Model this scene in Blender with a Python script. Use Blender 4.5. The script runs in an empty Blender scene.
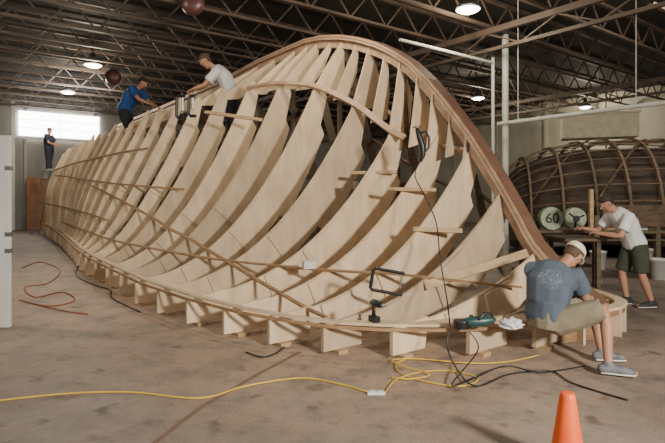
import bpy, bmesh, math, random
from mathutils import Vector, Matrix
random.seed(11)
COL=bpy.context.scene.collection
V=Vector
# ---------------------------------------------------------------- helpers
def link(o):
    COL.objects.link(o); return o
def finish(bm,name,mat=None,parent=None,smooth=False,label=None,cat=None,group=None,kind=None,bevel=0):
    bmesh.ops.recalc_face_normals(bm,faces=bm.faces[:])
    me=bpy.data.meshes.new(name); bm.to_mesh(me); bm.free()
    o=bpy.data.objects.new(name,me); link(o)
    if mat: me.materials.append(mat)
    if smooth:
        for p in me.polygons: p.use_smooth=True
    if bevel:
        m=o.modifiers.new('b','BEVEL'); m.width=bevel; m.segments=2; m.limit_method='ANGLE'
    if parent: o.parent=parent
    if label: o["label"]=label
    if cat: o["category"]=cat
    if group: o["group"]=group
    if kind: o["kind"]=kind
    return o
def empty(name,loc,label,cat,group=None):
    o=bpy.data.objects.new(name,None); o.empty_display_size=.2; o.location=loc; link(o)
    o["label"]=label; o["category"]=cat
    if group: o["group"]=group
    return o
def adopt(child,parent):
    child.parent=parent
    child.matrix_parent_inverse=Matrix.Translation(parent.location).inverted()
def box(bm,lo,hi,M=None):
    vs=[bm.verts.new((x,y,z)) for x in(lo[0],hi[0]) for y in(lo[1],hi[1]) for z in(lo[2],hi[2])]
    for f in((0,1,3,2),(4,6,7,5),(0,4,5,1),(2,3,7,6),(0,2,6,4),(1,5,7,3)):
        bm.faces.new([vs[i] for i in f])
    if M is not None: bmesh.ops.transform(bm,matrix=M,verts=vs)
    return vs
def beam(bm,p,q,w,h,up=V((0,0,1))):
    sweep(bm,[V(p),V(q)],[up,up],w,h)
def sweep(bm,pts,ups,w,h):
    n=len(pts); rings=[]
    for i in range(n):
        a=pts[max(i-1,0)]; b=pts[min(i+1,n-1)]
        t=(b-a).normalized(); up=ups[i]-t*ups[i].dot(t)
        if up.length<1e-5: up=V((1,0,0))-t*t.x
        up.normalize(); s=t.cross(up)
        wi=w[i] if isinstance(w,(list,tuple)) else w
        rings.append([bm.verts.new(pts[i]+s*sx*wi/2+up*sz*h/2) for sx,sz in((-1,-1),(1,-1),(1,1),(-1,1))])
    for i in range(n-1):
        for k in range(4):
            bm.faces.new([rings[i][k],rings[i][(k+1)%4],rings[i+1][(k+1)%4],rings[i+1][k]])
    bm.faces.new(rings[0]); bm.faces.new(rings[-1][::-1])
def tube(bm,pts,rad,ref=None,n=12,rnd=False):
    pts=[V(p) for p in pts]; rad=[r if isinstance(r,tuple) else (r,r) for r in rad]
    if rnd:
        d0=(pts[0]-pts[1]).normalized(); d1=(pts[-1]-pts[-2]).normalized()
        r0=rad[0]; r1=rad[-1]
        pre=[(pts[0]+d0*min(r0)*.85,.45),(pts[0]+d0*min(r0)*.5,.82)]
        post=[(pts[-1]+d1*min(r1)*.5,.82),(pts[-1]+d1*min(r1)*.85,.45)]
        pts=[p for p,_ in pre]+pts+[p for p,_ in post]
        rad=[(r0[0]*k,r0[1]*k) for _,k in pre]+rad+[(r1[0]*k,r1[1]*k) for _,k in post]
    rings=[]; prev=V(ref) if ref is not None else None
    for i in range(len(pts)):
        t=(pts[min(i+1,len(pts)-1)]-pts[max(i-1,0)]).normalized()
        if prev is None:
            prev=V((0,0,1)) if abs(t.z)<.9 else V((1,0,0))
        s=prev-t*prev.dot(t)
        if s.length<1e-4: s=t.orthogonal()
        s.normalize(); prev=V(ref) if ref is not None else s
        u=t.cross(s)
        rings.append([bm.verts.new(pts[i]+s*math.cos(2*math.pi*k/n)*rad[i][0]+u*math.sin(2*math.pi*k/n)*rad[i][1]) for k in range(n)])
    for i in range(len(rings)-1):
        for k in range(n):
            bm.faces.new([rings[i][k],rings[i][(k+1)%n],rings[i+1][(k+1)%n],rings[i+1][k]])
    bm.faces.new(rings[0][::-1]); bm.faces.new(rings[-1])
def ball(bm,c,r,M=None,seg=16):
    M2=Matrix.Translation(V(c))@(M if M is not None else Matrix.Identity(4))@Matrix.Diagonal((r[0],r[1],r[2],1))
    bmesh.ops.create_uvsphere(bm,u_segments=seg,v_segments=seg//2+2,radius=1,matrix=M2)
def lathe(bm,c,prof,n=24,axis='z'):
    c=V(c); rings=[]
    for r,h in prof:
        ring=[]
        for k in range(n):
            a=2*math.pi*k/n
            ring.append(bm.verts.new(c+V((r*math.cos(a),r*math.sin(a),h)) if axis=='z' else c+V((r*math.cos(a),h,r*math.sin(a)))))
        rings.append(ring)
    for i in range(len(rings)-1):
        for k in range(n):
            bm.faces.new([rings[i][k],rings[i][(k+1)%n],rings[i+1][(k+1)%n],rings[i+1][k]])
    bm.faces.new(rings[0]); bm.faces.new(rings[-1])
def interp(tab):
    xs=[a for a,_ in tab]; ys=[b for _,b in tab]; n=len(xs)
    m=[]
    for i in range(n):
        if i==0: m.append((ys[1]-ys[0])/(xs[1]-xs[0]))
        elif i==n-1: m.append((ys[-1]-ys[-2])/(xs[-1]-xs[-2]))
        else:
            a=(ys[i]-ys[i-1])/(xs[i]-xs[i-1]); b=(ys[i+1]-ys[i])/(xs[i+1]-xs[i])
            m.append(0 if a*b<=0 else 2*a*b/(a+b))
    def f(x):
        if x<=xs[0]: return ys[0]
        if x>=xs[-1]: return ys[-1]
        i=0
        while x>xs[i+1]: i+=1
        h=xs[i+1]-xs[i]; t=(x-xs[i])/h
        return (2*t**3-3*t*t+1)*ys[i]+(t**3-2*t*t+t)*h*m[i]+(-2*t**3+3*t*t)*ys[i+1]+(t**3-t*t)*h*m[i+1]
    return f
# ---------------------------------------------------------------- materials
def mat(name,c1,c2=None,scale=5,stretch=(1,1,1),rough=.7,metal=0,bump=0,vary=0,emit=0,detail=5,lo=.35,hi=.65):
    m=bpy.data.materials.new(name); m.use_nodes=True; nt=m.node_tree; N=nt.nodes; L=nt.links
    b=N['Principled BSDF']; b.inputs['Roughness'].default_value=rough; b.inputs['Metallic'].default_value=metal
    c2=c2 or tuple(x*.8 for x in c1)
    tc=N.new('ShaderNodeTexCoord'); mp=N.new('ShaderNodeMapping'); mp.inputs['Scale'].default_value=stretch
    nz=N.new('ShaderNodeTexNoise'); nz.inputs['Scale'].default_value=scale; nz.inputs['Detail'].default_value=detail
    L.new(tc.outputs['Object'],mp.inputs[0]); L.new(mp.outputs[0],nz.inputs['Vector'])
    cr=N.new('ShaderNodeValToRGB'); cr.color_ramp.elements[0].position=lo; cr.color_ramp.elements[1].position=hi
    cr.color_ramp.elements[0].color=(*c2,1); cr.color_ramp.elements[1].color=(*c1,1)
    L.new(nz.outputs['Fac'],cr.inputs[0]); out=cr.outputs[0]
    if vary:
        oi=N.new('ShaderNodeObjectInfo'); hs=N.new('ShaderNodeHueSaturation')
        mr=N.new('ShaderNodeMapRange'); mr.inputs['To Min'].default_value=1-vary; mr.inputs['To Max'].default_value=1+vary
        L.new(oi.outputs['Random'],mr.inputs['Value']); L.new(mr.outputs[0],hs.inputs['Value']); L.new(out,hs.inputs['Color']); out=hs.outputs[0]
    L.new(out,b.inputs['Base Color'])
    if bump:
        bp=N.new('ShaderNodeBump'); bp.inputs['Strength'].default_value=bump; bp.inputs['Distance'].default_value=.02
        L.new(nz.outputs['Fac'],bp.inputs['Height']); L.new(bp.outputs[0],b.inputs['Normal'])
    if emit:
        b.inputs['Emission Color'].default_value=(*c1,1); b.inputs['Emission Strength'].default_value=emit
    return m
PLY=mat('plywood',(.70,.55,.375),(.53,.395,.255),3,(2.2,2.2,.9),.65,vary=.24,detail=10,lo=.28,hi=.72)
PLYD=mat('plywood_shaded',(.15,.11,.072),(.095,.07,.048),3,(1,1,4),.7,vary=.15)  # darker copy of the plywood: shade inside the hull put into the colour
STEM=mat('laminated_stem',(.50,.34,.225),(.36,.235,.15),4,(1,1,1),.55)
STEMD=mat('stem_glue_line',(.20,.105,.065),None,6,rough=.6)
BAT=mat('batten_wood',(.36,.22,.115),(.25,.145,.075),5,(1,1,3),.6,vary=.15)
DARKW=mat('dark_wood',(.15,.097,.06),(.08,.053,.034),5,(1,1,3),.7,vary=.25)
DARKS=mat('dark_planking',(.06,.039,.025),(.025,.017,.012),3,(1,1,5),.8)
PINE=mat('pine',(.50,.35,.20),(.36,.24,.12),4,(1,1,4),.6,vary=.1)
STEEL=mat('roof_steel',(.095,.062,.045),(.055,.037,.027),2,rough=.6)
WHITE=mat('white_paint',(.72,.72,.68),(.6,.6,.57),2,rough=.5)
PIPEW=mat('pipe_white',(.5,.5,.45),(.4,.4,.36),3,rough=.5)
WALLM=mat('wall_panel',(.46,.43,.36),(.34,.32,.27),1.2,(1,1,.3),.7)
WALLD=mat('wall_panel_grey',(.32,.31,.28),(.24,.23,.21),1.2,(1,1,.3),.7)
BLACK=mat('black_plastic',(.02,.02,.022),(.012,.012,.014),8,rough=.4)
YEL=mat('yellow_cord',(.75,.50,.05),(.65,.42,.04),8,rough=.4)
ORG=mat('orange_cord',(.35,.10,.04),None,8,rough=.5)
TEAL=mat('tool_teal',(.02,.07,.065),None,8,rough=.4)
METAL=mat('bare_metal',(.45,.45,.45),None,8,rough=.35,metal=.9)
# ---------------------------------------------------------------- coordinates of the building / hull (u along keel, v across)
A=V((-.6,.8,0)); B=V((-.8,-.6,0)); O=V((3.1,6.0,0))
def W(u,v,z): return O+A*u+B*v+V((0,0,z))
def ray(x,y,d):
    return V(((x-332.5)/520*d,d,1.6-(y-195)/520*d))
def fl(x,y,z=.012):
    d=(1.6-z)*520/(y-195); return V(((x-332.5)/520*d,d,z))
# ---------------------------------------------------------------- room
fm=bpy.data.materials.new('concrete_floor'); fm.use_nodes=True; nt=fm.node_tree; N=nt.nodes; L=nt.links
b=N['Principled BSDF']; b.inputs['Roughness'].default_value=.62
tc=N.new('ShaderNodeTexCoord')
def noise(s,d,r=.5):
    n=N.new('ShaderNodeTexNoise'); n.inputs['Scale'].default_value=s; n.inputs['Detail'].default_value=d; n.inputs['Roughness'].default_value=r
    L.new(tc.outputs['Object'],n.inputs['Vector']); return n
def ramp(src,p0,c0,p1,c1):
    r=N.new('ShaderNodeValToRGB'); r.color_ramp.elements[0].position=p0; r.color_ramp.elements[0].color=(*c0,1)
    r.color_ramp.elements[1].position=p1; r.color_ramp.elements[1].color=(*c1,1); L.new(src,r.inputs[0]); return r
n1=noise(.9,10,.68); n2=noise(11,10,.75); n3=noise(60,5,.6); n4=noise(2.6,9,.75); n5=noise(4.5,3,.5)
r1=ramp(n1.outputs['Fac'],.36,(.15,.122,.11),.64,(.26,.22,.195))
r2=ramp(n2.outputs['Fac'],.3,(.72,.71,.70),.7,(1.16,1.15,1.13))
mx=N.new('ShaderNodeMix'); mx.data_type='RGBA'; mx.blend_type='MULTIPLY'; mx.inputs[0].default_value=1
L.new(r1.outputs[0],mx.inputs[6]); L.new(r2.outputs[0],mx.inputs[7])
def near(cx,cy,r):
    d=N.new('ShaderNodeVectorMath'); d.operation='DISTANCE'; d.inputs[1].default_value=(cx,cy,0); L.new(tc.outputs['Object'],d.inputs[0])
    m=N.new('ShaderNodeMapRange'); m.inputs['From Min'].default_value=r; m.inputs['From Max'].default_value=r*.45; L.new(d.outputs['Value'],m.inputs['Value']); return m.outputs[0]
mm=N.new('ShaderNodeMath'); mm.operation='MAXIMUM'; L.new(near(.4,6.4,3.6),mm.inputs[0]); L.new(near(-4,10,6.5),mm.inputs[1])
r4=ramp(n4.outputs['Fac'],.36,(0,0,0),.56,(1,1,1)); r3=ramp(n3.outputs['Fac'],.42,(.4,.4,.4),.6,(1,1,1))
m1=N.new('ShaderNodeMath'); m1.operation='MULTIPLY'; L.new(r4.outputs[0],m1.inputs[0]); L.new(r3.outputs[0],m1.inputs[1])
ad=N.new('ShaderNodeMath'); ad.operation='MULTIPLY_ADD'; L.new(mm.outputs[0],ad.inputs[0]); ad.inputs[1].default_value=1.0; ad.inputs[2].default_value=.2
m2=N.new('ShaderNodeMath'); m2.operation='MULTIPLY'; m2.use_clamp=True; L.new(m1.outputs[0],m2.inputs[0]); L.new(ad.outputs[0],m2.inputs[1])
mx2=N.new('ShaderNodeMix'); mx2.data_type='RGBA'; L.new(m2.outputs[0],mx2.inputs[0]); L.new(mx.outputs[2],mx2.inputs[6]); mx2.inputs[7].default_value=(.46,.31,.21,1)
r5=ramp(n5.outputs['Fac'],.27,(.4,.38,.37),.40,(1,1,1))
mx3=N.new('ShaderNodeMix'); mx3.data_type='RGBA'; mx3.blend_type='MULTIPLY'; mx3.inputs[0].default_value=.85
L.new(mx2.outputs[2],mx3.inputs[6]); L.new(r5.outputs[0],mx3.inputs[7])
L.new(mx3.outputs[2],b.inputs['Base Color'])
bp=N.new('ShaderNodeBump'); bp.inputs['Strength'].default_value=.2; bp.inputs['Distance'].default_value=.006
L.new(n2.outputs['Fac'],bp.inputs['Height']); L.new(bp.outputs[0],b.inputs['Normal'])
def quadprism(name,uv,z0,z1,m,kind='structure'):
    bm=bmesh.new(); lo=[bm.verts.new(W(u,v,z0)) for u,v in uv]; hi=[bm.verts.new(W(u,v,z1)) for u,v in uv]
    bm.faces.new(lo[::-1]); bm.faces.new(hi); n=len(uv)
    for i in range(n): bm.faces.new([lo[i],lo[(i+1)%n],hi[(i+1)%n],hi[i]])
    return finish(bm,name,m,kind=kind)
UB=25.; VR=-19.; HC=6.4
quadprism('floor',[(-14,14),(UB+.3,14),(UB+.3,VR-.3),(-14,VR-.3)],-.15,0,fm)
CEIL=mat('roof_deck',(.028,.02,.015),(.016,.012,.009),2,(1,1,1),.85)
quadprism('ceiling',[(-8,14),(UB+.3,14),(UB+.3,VR-.3),(-8,VR-.3)],HC,HC+.1,CEIL)
quadprism('wall_back',[(UB,14),(UB+.3,14),(UB+.3,VR-.3),(UB,VR-.3)],0,HC,WALLD)
quadprism('wall_side',[(-8,VR),(UB,VR),(UB,VR-.3),(-8,VR-.3)],0,HC,WALLM)
bm=bmesh.new()
for v in range(-18,14,3): beam(bm,W(UB-.06,v,0),W(UB-.06,v,HC),.12,.12,A)
for u in range(-6,25,3): beam(bm,W(u,VR+.06,0),W(u,VR+.06,HC),.12,.12,A)
finish(bm,'trim_1',WALLM,kind='structure')
SKYW=mat('daylight_glass',(1.,.98,.94),(.95,.93,.9),2,rough=.3,emit=13)
bm=bmesh.new()
for i in range(2):
    for j in range(3):
        a=3.3-i*1.75; z=4.35+j*.39
        vs=[bm.verts.new(W(UB-.13,a-.02,z)),bm.verts.new(W(UB-.13,a-1.74,z)),bm.verts.new(W(UB-.13,a-1.74,z+.36)),bm.verts.new(W(UB-.13,a-.02,z+.36))]
        bm.faces.new(vs)
finish(bm,'window_1',SKYW,kind='structure')
bm=bmesh.new(); beam(bm,W(UB-.14,3.5,4.25),W(UB-.14,-2.4,4.25),.1,.1,A); beam(bm,W(UB-.14,3.5,0),W(UB-.14,3.5,5.9),.14,.12,A); beam(bm,W(UB-.14,4.9,3.1),W(UB-.14,3.5,3.1),.12,.12,A)
finish(bm,'trim_3',WHITE,kind='structure')
bm=bmesh.new(); beam(bm,W(UB-.9,2.62,0.0),W(UB-.6,2.62,2.4),.8,.03,A)
finish(bm,'plywood_sheet',mat('brown_ply',(.40,.19,.08),(.28,.12,.05),3),label='orange-brown plywood sheet leaning against the end wall',cat='board')
bm=bmesh.new()
for s in(0,.45): beam(bm,W(UB-1.6,4.6+s,0),W(UB-.6,4.6+s,3.4),.07,.04,A)
for i in range(10):
    t=(i+.6)/10.5; beam(bm,W(UB-1.6+t,4.6,3.4*t),W(UB-1.6+t,5.05,3.4*t),.05,.03)
finish(bm,'ladder',METAL,label='silver straight ladder leaning on the end wall',cat='ladder')
# roof trusses
bm=bmesh.new()
v0,v1=13.5,-18.8; zt,zb=HC-.12,HC-.75
beam(bm,W(0,v0,zt),W(0,v1,zt),.1,.07); beam(bm,W(0,v0,zb),W(0,v1,zb),.09,.06)
v=v0; k=0
while v-.55>v1:
    beam(bm,W(0,v,zt if k%2==0 else zb),W(0,v-.55,zb if k%2==0 else zt),.035,.035); v-=.55; k+=1
tr=finish(bm,'roof_truss',STEEL,label='dark steel open-web roof truss under the roof deck',cat='roof truss',group='roof trusses')
tr.location=A*(-1.2)
for i in range(1,18):
    c=tr.copy(); link(c); c.location=A*(-1.2+1.5*i)
for i,v in enumerate((9,-4.5,-13.5)):
    bm=bmesh.new(); beam(bm,W(-5,v,zb-.1),W(UB,v,zb-.1),.12,.14)
    beam(bm,W(-5,v,zb-.55),W(UB,v,zb-.55),.08,.08)
    u=-5.;k=0
    while u+.9<UB:
        beam(bm,W(u,v,zb-.15 if k%2 else zb-.55),W(u+.9,v,zb-.55 if k%2 else zb-.15),.035,.035); u+=.9;k+=1
    finish(bm,'roof_girder',STEEL,label='dark steel lattice girder carrying the roof trusses',cat='roof girder',group='roof girders')
colp=V((4.32,13.0,0))
bm=bmesh.new(); tube(bm,[colp,colp+V((0,0,5.6))],[.08,.08],n=16); box(bm,(-.16,-.16,0),(.16,.16,.02),Matrix.Translation(colp)); 
finish(bm,'support_column',PIPEW,label='white round steel column standing behind the hull',cat='column',smooth=False)
bm=bmesh.new(); c2=V((3.98,12.9,0)); tube(bm,[c2,c2+V((0,0,5.0))],[.04,.04],n=12)
p=V((3.98,12.9,4.88)); tube(bm,[p,p+B*3.2],[.036,.036],n=10)
finish(bm,'vertical_pipe',PIPEW,label='thin white air pipe with a branch running overhead',cat='pipe')
bm=bmesh.new(); p=V((4.0,12.7,3.33)); tube(bm,[p-A*.05,p-A*7.5],[.048,.048],n=12)
for s in(-.6,-3.2,-5.6): tube(bm,[p+A*s,p+A*s+V((0,0,3))],[.010,.010],n=6)
finish(bm,'overhead_pipe',PIPEW,label='white horizontal overhead pipe hung on thin rods',cat='pipe')
# lamps
GLOW=mat('lamp_glow',(1,.97,.8),(1,.97,.8),2,emit=9)
LAMPS=[(468,9),(93,65),(68,92),(585,107),(478,98),(300,-60)]
for i,(x,y) in enumerate(LAMPS):
    d=4.0*520/(195-y); c=V(((x-332.5)/520*d,d,5.6))
    e=empty('ceiling_lamp',c,'glowing round high-bay lamp hanging from the roof','lamp','high-bay lamps')
    bm=bmesh.new(); lathe(bm,(0,0,0),[(.27,.0),(.25,.06),(.15,.14),(.08,.2),(.08,.36),(.02,.38),(.012,.8)],20); finish(bm,'lamp_housing',METAL,e,True)
    bm=bmesh.new(); lathe(bm,(0,0,-.02),[(.05,-.06),(.18,-.04),(.255,0),(.25,.015)],20); finish(bm,'lamp_lens',GLOW,e,True)
    l=bpy.data.lights.new('lamp_light','POINT'); l.energy=220; l.color=(1,.88,.66); l.shadow_soft_size=.25
    lo=bpy.data.objects.new('lamp_light',l); link(lo); lo.location=(0,0,-.4); lo.parent=e
MAR=mat('maroon_enamel',(.09,.03,.03),None,5,rough=.4)
for (x,y,d) in((193,4,10.5),(113,77,15.5)):
    c=ray(x,y,d); e=empty('cord_reel',c,'maroon cord reel hanging from the roof','cord reel','hanging reels')
    bm=bmesh.new(); lathe(bm,(0,0,0),[(.05,-.12),(.2,-.1),(.24,0),(.2,.1),(.06,.13)],18,'y'); finish(bm,'reel_drum',MAR,e,True)
    bm=bmesh.new(); tube(bm,[(0,0,.2),(0,0,HC-.75-c.z)],[.012,.012],n=6); box(bm,(-.03,-.14,.15),(.03,.14,.22)); finish(bm,'reel_hanger',BLACK,e)
# ---------------------------------------------------------------- HULL
vs_=interp([(-.05,0),(0,.35),(.05,.82),(.25,1.6),(.57,2.2),(1.17,2.9),(2.23,3.41),(3.23,3.64),(4.79,3.79),(7.6,3.8),(11,3.5),(15.56,3.08),(20.6,2.8)])
zs_=interp([(-.05,.28),(1.2,.30),(4,.36),(8,.42),(20.6,.45)])
zk_=interp([(-.05,.3),(.35,.58),(.8,.98),(1.0,1.3),(1.5,2.05),(2,2.7),(3,3.72),(4,4.29),(5,4.62),(6,4.78),(8,4.77),(10,4.65),(20.6,4.55)])
vc_=interp([(1.7,.08),(2.2,.12),(3,.24),(4,.42),(5,.75),(6,1.05),(8,1.6),(12,2.2),(16,2.3),(20.6,2.2)])
zc_=interp([(1.7,2.15),(2.2,2.25),(3,2.5),(4,3.15),(5,3.6),(6,3.72),(8,3.68),(12,3.42),(16,3.32),(20.6,3.2)])
p_=interp([(0,1.7),(1,2.0),(2,2.2),(4,2.05),(8,1.7),(12,1.35),(20.6,1.15)])
fs_=interp([(-.05,.32),(1,.36),(2.5,.5),(10,.8),(20.6,1)])   # far side is drawn in
bl_=interp([(0,0),(6,0),(10,.22),(14,.34),(20.6,.38)])  # outward bulge of the after sections
def top_end(u):
    if u<1.7: return (.07,zk_(u)-.12)
    return (vc_(u),zc_(u))
def S(u,t):
    ve,ze=top_end(u); vs=vs_(u); zs=zs_(u)
    return (vs+(ve-vs)*t+bl_(u)*math.sin(math.pi*min(1,max(0,t)))**1.3*(.4+t*.6), zs+(ze-zs)*t**p_(u))
def onhull(x,y):
    cu=10.3; ct=.5; du=20.2/60; dt=1/30
    for lev in range(4):
        best=None
        for i in range(-30,31):
            for j in range(-15,16):
                u=cu+i*du; t=ct+j*dt
                if u<.2 or u>20.6 or t<0 or t>1: continue
                v,z=S(u,t); P=W(u,v,z)
                e=(332.5+520*P.x/P.y-x)**2+(195+520*(1.6-P.z)/P.y-y)**2
                if best is None or e<best[0]: best=(e,u,t)
        _,cu,ct=best; du*=.15; dt*=.15
    return best[1],best[2]
hull=empty('boat_hull_frame',W(4,0,0),'large unfinished upside-down boat hull skeleton of plywood frames','boat')
def ribbon(bm,outer,inner,u,th,side):
    def ring(o,i):
        k=side if side>0 else -fs_(u)
        return [bm.verts.new(W(u-th/2,k*o[0],o[1])),bm.verts.new(W(u+th/2,k*o[0],o[1])),bm.verts.new(W(u+th/2,k*i[0],i[1])),bm.verts.new(W(u-th/2,k*i[0],i[1]))]
    R=[ring(o,i) for o,i in zip(outer,inner)]
    for a,c in zip(R[:-1],R[1:]):
        for k in range(4): bm.faces.new([a[k],a[(k+1)%4],c[(k+1)%4],c[k]])
    bm.faces.new(R[0]); bm.faces.new(R[-1][::-1])
stations=[.12,.38,.8,1.3,1.86,2.5,3.22,4.0,4.8,5.62,6.45,7.28,8.1]
u=8.9
while u<20.7: stations.append(u); u+=.78
def topside(bm,u,side,th,kt,kw,n=32,ta=0,tb=1,tip=True,zmin=.16):
    outer=[S(u,ta+(tb-ta)*i/n) for i in range(n+1)]
    def wid(t):
        for a in range(len(kt)-1):
            if t<=kt[a+1]+1e-6: return kw[a][0]+(kw[a][1]-kw[a][0])*(t-kt[a])/(kt[a+1]-kt[a])
        return kw[-1][1]
    inner=[]
    for i,(v,z) in enumerate(outer):
        a=outer[max(i-1,0)]; c=outer[min(i+1,n)]
        dv,dz=c[0]-a[0],c[1]-a[1]; l=math.hypot(dv,dz); w=wid(ta+(tb-ta)*i/n)
        iv,iz=v-dz/l*w, z+dv/l*w
        inner.append((max(iv,-.15),max(iz,zmin)))
    if tip and u>=1.7:
        a,c=outer[-2],outer[-1]; dv,dz=c[0]-a[0],c[1]-a[1]; l=math.hypot(dv,dz); e=random.uniform(.10,.28)
        outer.append((c[0]+dv/l*e-.04,c[1]+dz/l*e)); inner.append((outer[-1][0]-.05,outer[-1][1]-.03))
    ribbon(bm,outer,inner,u,th,side)
def bottom(bm,u,th,g,lean=0.):
    vc,zc=top_end(u); zk=zk_(u)-.10; r=random.uniform; m=r(.4,.6)
    o2=[(vc+.02,zc-.10),(vc*(1-m)+.02,zc+(zk-zc)*m),(.05,zk)]
    i2=[(vc-.42*g-lean,zc-.06+lean*.6),(vc*(1-m)-.36*g-lean*.4,zc+(zk-zc)*m-.06),(-.02,zk-.05)]
    ribbon(bm,o2,i2,u,th,1)
for u in stations:
    th=.036; r=random.uniform
    wsc=min(1.15,.5+u*.36)
    if u>9: wsc=.54
    elif u>5.5: wsc=1.15-.61*(u-5.5)/3.5
    g=r(.92,1.12); st=r(.56,.76); s2=r(.26,.40)
    kt=[0,.12,s2,s2+.01,st,st+.01,.91,1.0]
    kw=[(.24,.26*wsc+.03),(.26*wsc+.03,.35*wsc*g),(.35*wsc*g,.50*wsc*g),(.50*wsc*g,.41*wsc*g),(.41*wsc*g,.64*wsc*g),(.64*wsc*g,.52*wsc*g),(.40*wsc*g,.26*wsc)]
    bm=bmesh.new(); topside(bm,u,1,th,kt,kw,n=64)
    topside(bm,u-th*1.02,1,th*.8,[0,1],[(.42*wsc,.50*wsc)],6,st-.16,st+.03,False)
    topside(bm,u-th*1.02,1,th*.8,[0,1],[(.34*wsc,.42*wsc)],6,s2-.08,s2+.06,False)
    bmv,zz=S(u,0); ft=r(.42,.52)
    ribbon(bm,[(bmv+.07,.04),(bmv+.07,zz-.03),(bmv+.04,zz)],[(bmv-ft+r(-.05,.05),.04),(bmv-ft,zz-.01),(bmv-ft,zz+.06)],u-th*1.05,.045,1)
    if u>=1.7: bottom(bm,u+th*1.05,th,r(.95,1.2),r(0,.15))
    f=finish(bm,'hull_frame',PLY); adopt(f,hull)
    if u<9:
        bm=bmesh.new(); dd=r(-.03,.03)
        beam(bm,W(u-.13,bmv-.10+dd,.02),W(u+.08,bmv-.10+dd,.02),.12,.04)
        f=finish(bm,'foot_block',PINE); adopt(f,hull)
for u in(2.2,2.86,3.62,4.4,5.2,6.0):
    bm=bmesh.new(); bottom(bm,u,.028,random.uniform(.5,.9),random.uniform(0,.2)); f=finish(bm,'short_bottom_frame',PLY); adopt(f,hull)
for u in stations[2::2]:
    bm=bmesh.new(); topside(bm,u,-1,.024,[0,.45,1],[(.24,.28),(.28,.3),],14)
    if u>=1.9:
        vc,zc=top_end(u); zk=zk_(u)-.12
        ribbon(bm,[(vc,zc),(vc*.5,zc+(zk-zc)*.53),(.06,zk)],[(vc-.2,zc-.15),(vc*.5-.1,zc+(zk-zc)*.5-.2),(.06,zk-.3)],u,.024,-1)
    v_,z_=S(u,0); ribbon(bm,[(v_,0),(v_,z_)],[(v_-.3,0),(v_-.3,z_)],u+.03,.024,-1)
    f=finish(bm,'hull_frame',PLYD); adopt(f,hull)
for i,u in enumerate(stations):
    if u>2.2 and i%2==0:
        bm=bmesh.new(); hz=1.75 if u<4 else 2.0
        vw=max(.25,(vs_(u)+top_end(u)[0])*.5-.95) if u<4 else top_end(u)[0]-.1
        uu=u+.09
        beam(bm,W(uu,-vw*fs_(u),hz),W(uu,vw,hz),.04,.12)
        for v in(-vw*.9*fs_(u),vw*.9,0):
            z2=hz+.05 if v else zk_(u)-.5
            beam(bm,W(uu+.045,v,0),W(uu+.045,v,z2),.09,.04,A)
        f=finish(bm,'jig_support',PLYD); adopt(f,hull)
def rail(name,pts,ups,w,h,m,label=None):
    bm=bmesh.new(); sweep(bm,pts,ups,w,h); f=finish(bm,name,m,label=label); adopt(f,hull); return f
us=[-.02,.15,.35,.6,.8,.9,1.0,1.15,1.3,1.5,1.75,2,2.3,2.6,3,3.4,3.8,4.3,4.8,5.4,6,7,8,9,10,12,14,16,18,20.7]
def keelpts(off):
    P=[]
    for i,u in enumerate(us):
        a=us[max(i-1,0)]; c=us[min(i+1,len(us)-1)]
        t=V((c-a,zk_(c)-zk_(a))).normalized(); nrm=V((-t.y,t.x))
        P.append((W(u+nrm.x*off,0,zk_(u)+nrm.y*off), A*nrm.x+V((0,0,nrm.y))))
    return P
for off,w,h,m,nm in((-.12,.09,.14,STEM,'stem_core'),(-.03,.26,.035,STEM,'stem_layer'),(-.006,.24,.012,STEMD,'stem_glue_layer'),(.018,.26,.035,STEM,'stem_layer'),(.042,.22,.012,STEMD,'stem_glue_layer')):
    P=keelpts(off); rail(nm,[a for a,_ in P],[b for _,b in P],w,h,m)
for side in(1,-1):
    for nm,off,w,m,dz in(('sheer_plank',-.05,None,PLY,.02),('sheer_edge_strip',.09,.025,BAT,.0)):
        pts=[];uu=[-.05,0,.02,.05,.12,.25,.4,.57,.85,1.17,1.6,2.23,3.2,4.5,6,7.6,9.5,12,15,18,20.6]
        raw=[V((u,vs_(u))) for u in uu]; ws=[]
        for i,q in enumerate(raw):
            a=raw[max(i-1,0)]; c=raw[min(i+1,len(raw)-1)]; t=(c-a).normalized(); nn=V((-t.y,t.x))
            wd=.26 if q.x<.5 else (.18 if q.x<1 else .07)
            ws.append(wd if w is None else w)
            pp=q+nn*(off if w else .01-wd/2)
            k=1 if side>0 else -fs_(q.x)
            pts.append(W(pp.x,k*max(pp.y,0),zs_(q.x)+dz))
        rail(nm,pts,[V((0,0,1))]*len(pts),ws,.026 if nm=='sheer_plank' else .03,m)
for side in(1,-1):
    P=[];U=[]
    for i in range(26):
        u=2.95+(6.4-2.95)*(i/25) if side>0 else 1.75+18.8*(i/25)
        k=1 if side>0 else -fs_(u)
        P.append(W(u,k*(vc_(u)+.02),zc_(u)+.03)); U.append((B*side*.7+V((0,0,.8))).normalized())
    rail('chine_plank',P,U,.10,.045,STEM)
def smoothpts(P,n=5):
    PP=[]
    for j in range(len(P)-1):
        p0,p1,p2,p3=P[max(j-1,0)],P[j],P[j+1],P[min(j+2,len(P)-1)]
        for q in range(n):
            t=q/n; PP.append(.5*((2*p1)+(p2-p0)*t+(2*p0-5*p1+4*p2-p3)*t*t+(3*p1-p0-3*p2+p3)*t**3))
    PP.append(P[-1]); return PP
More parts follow.
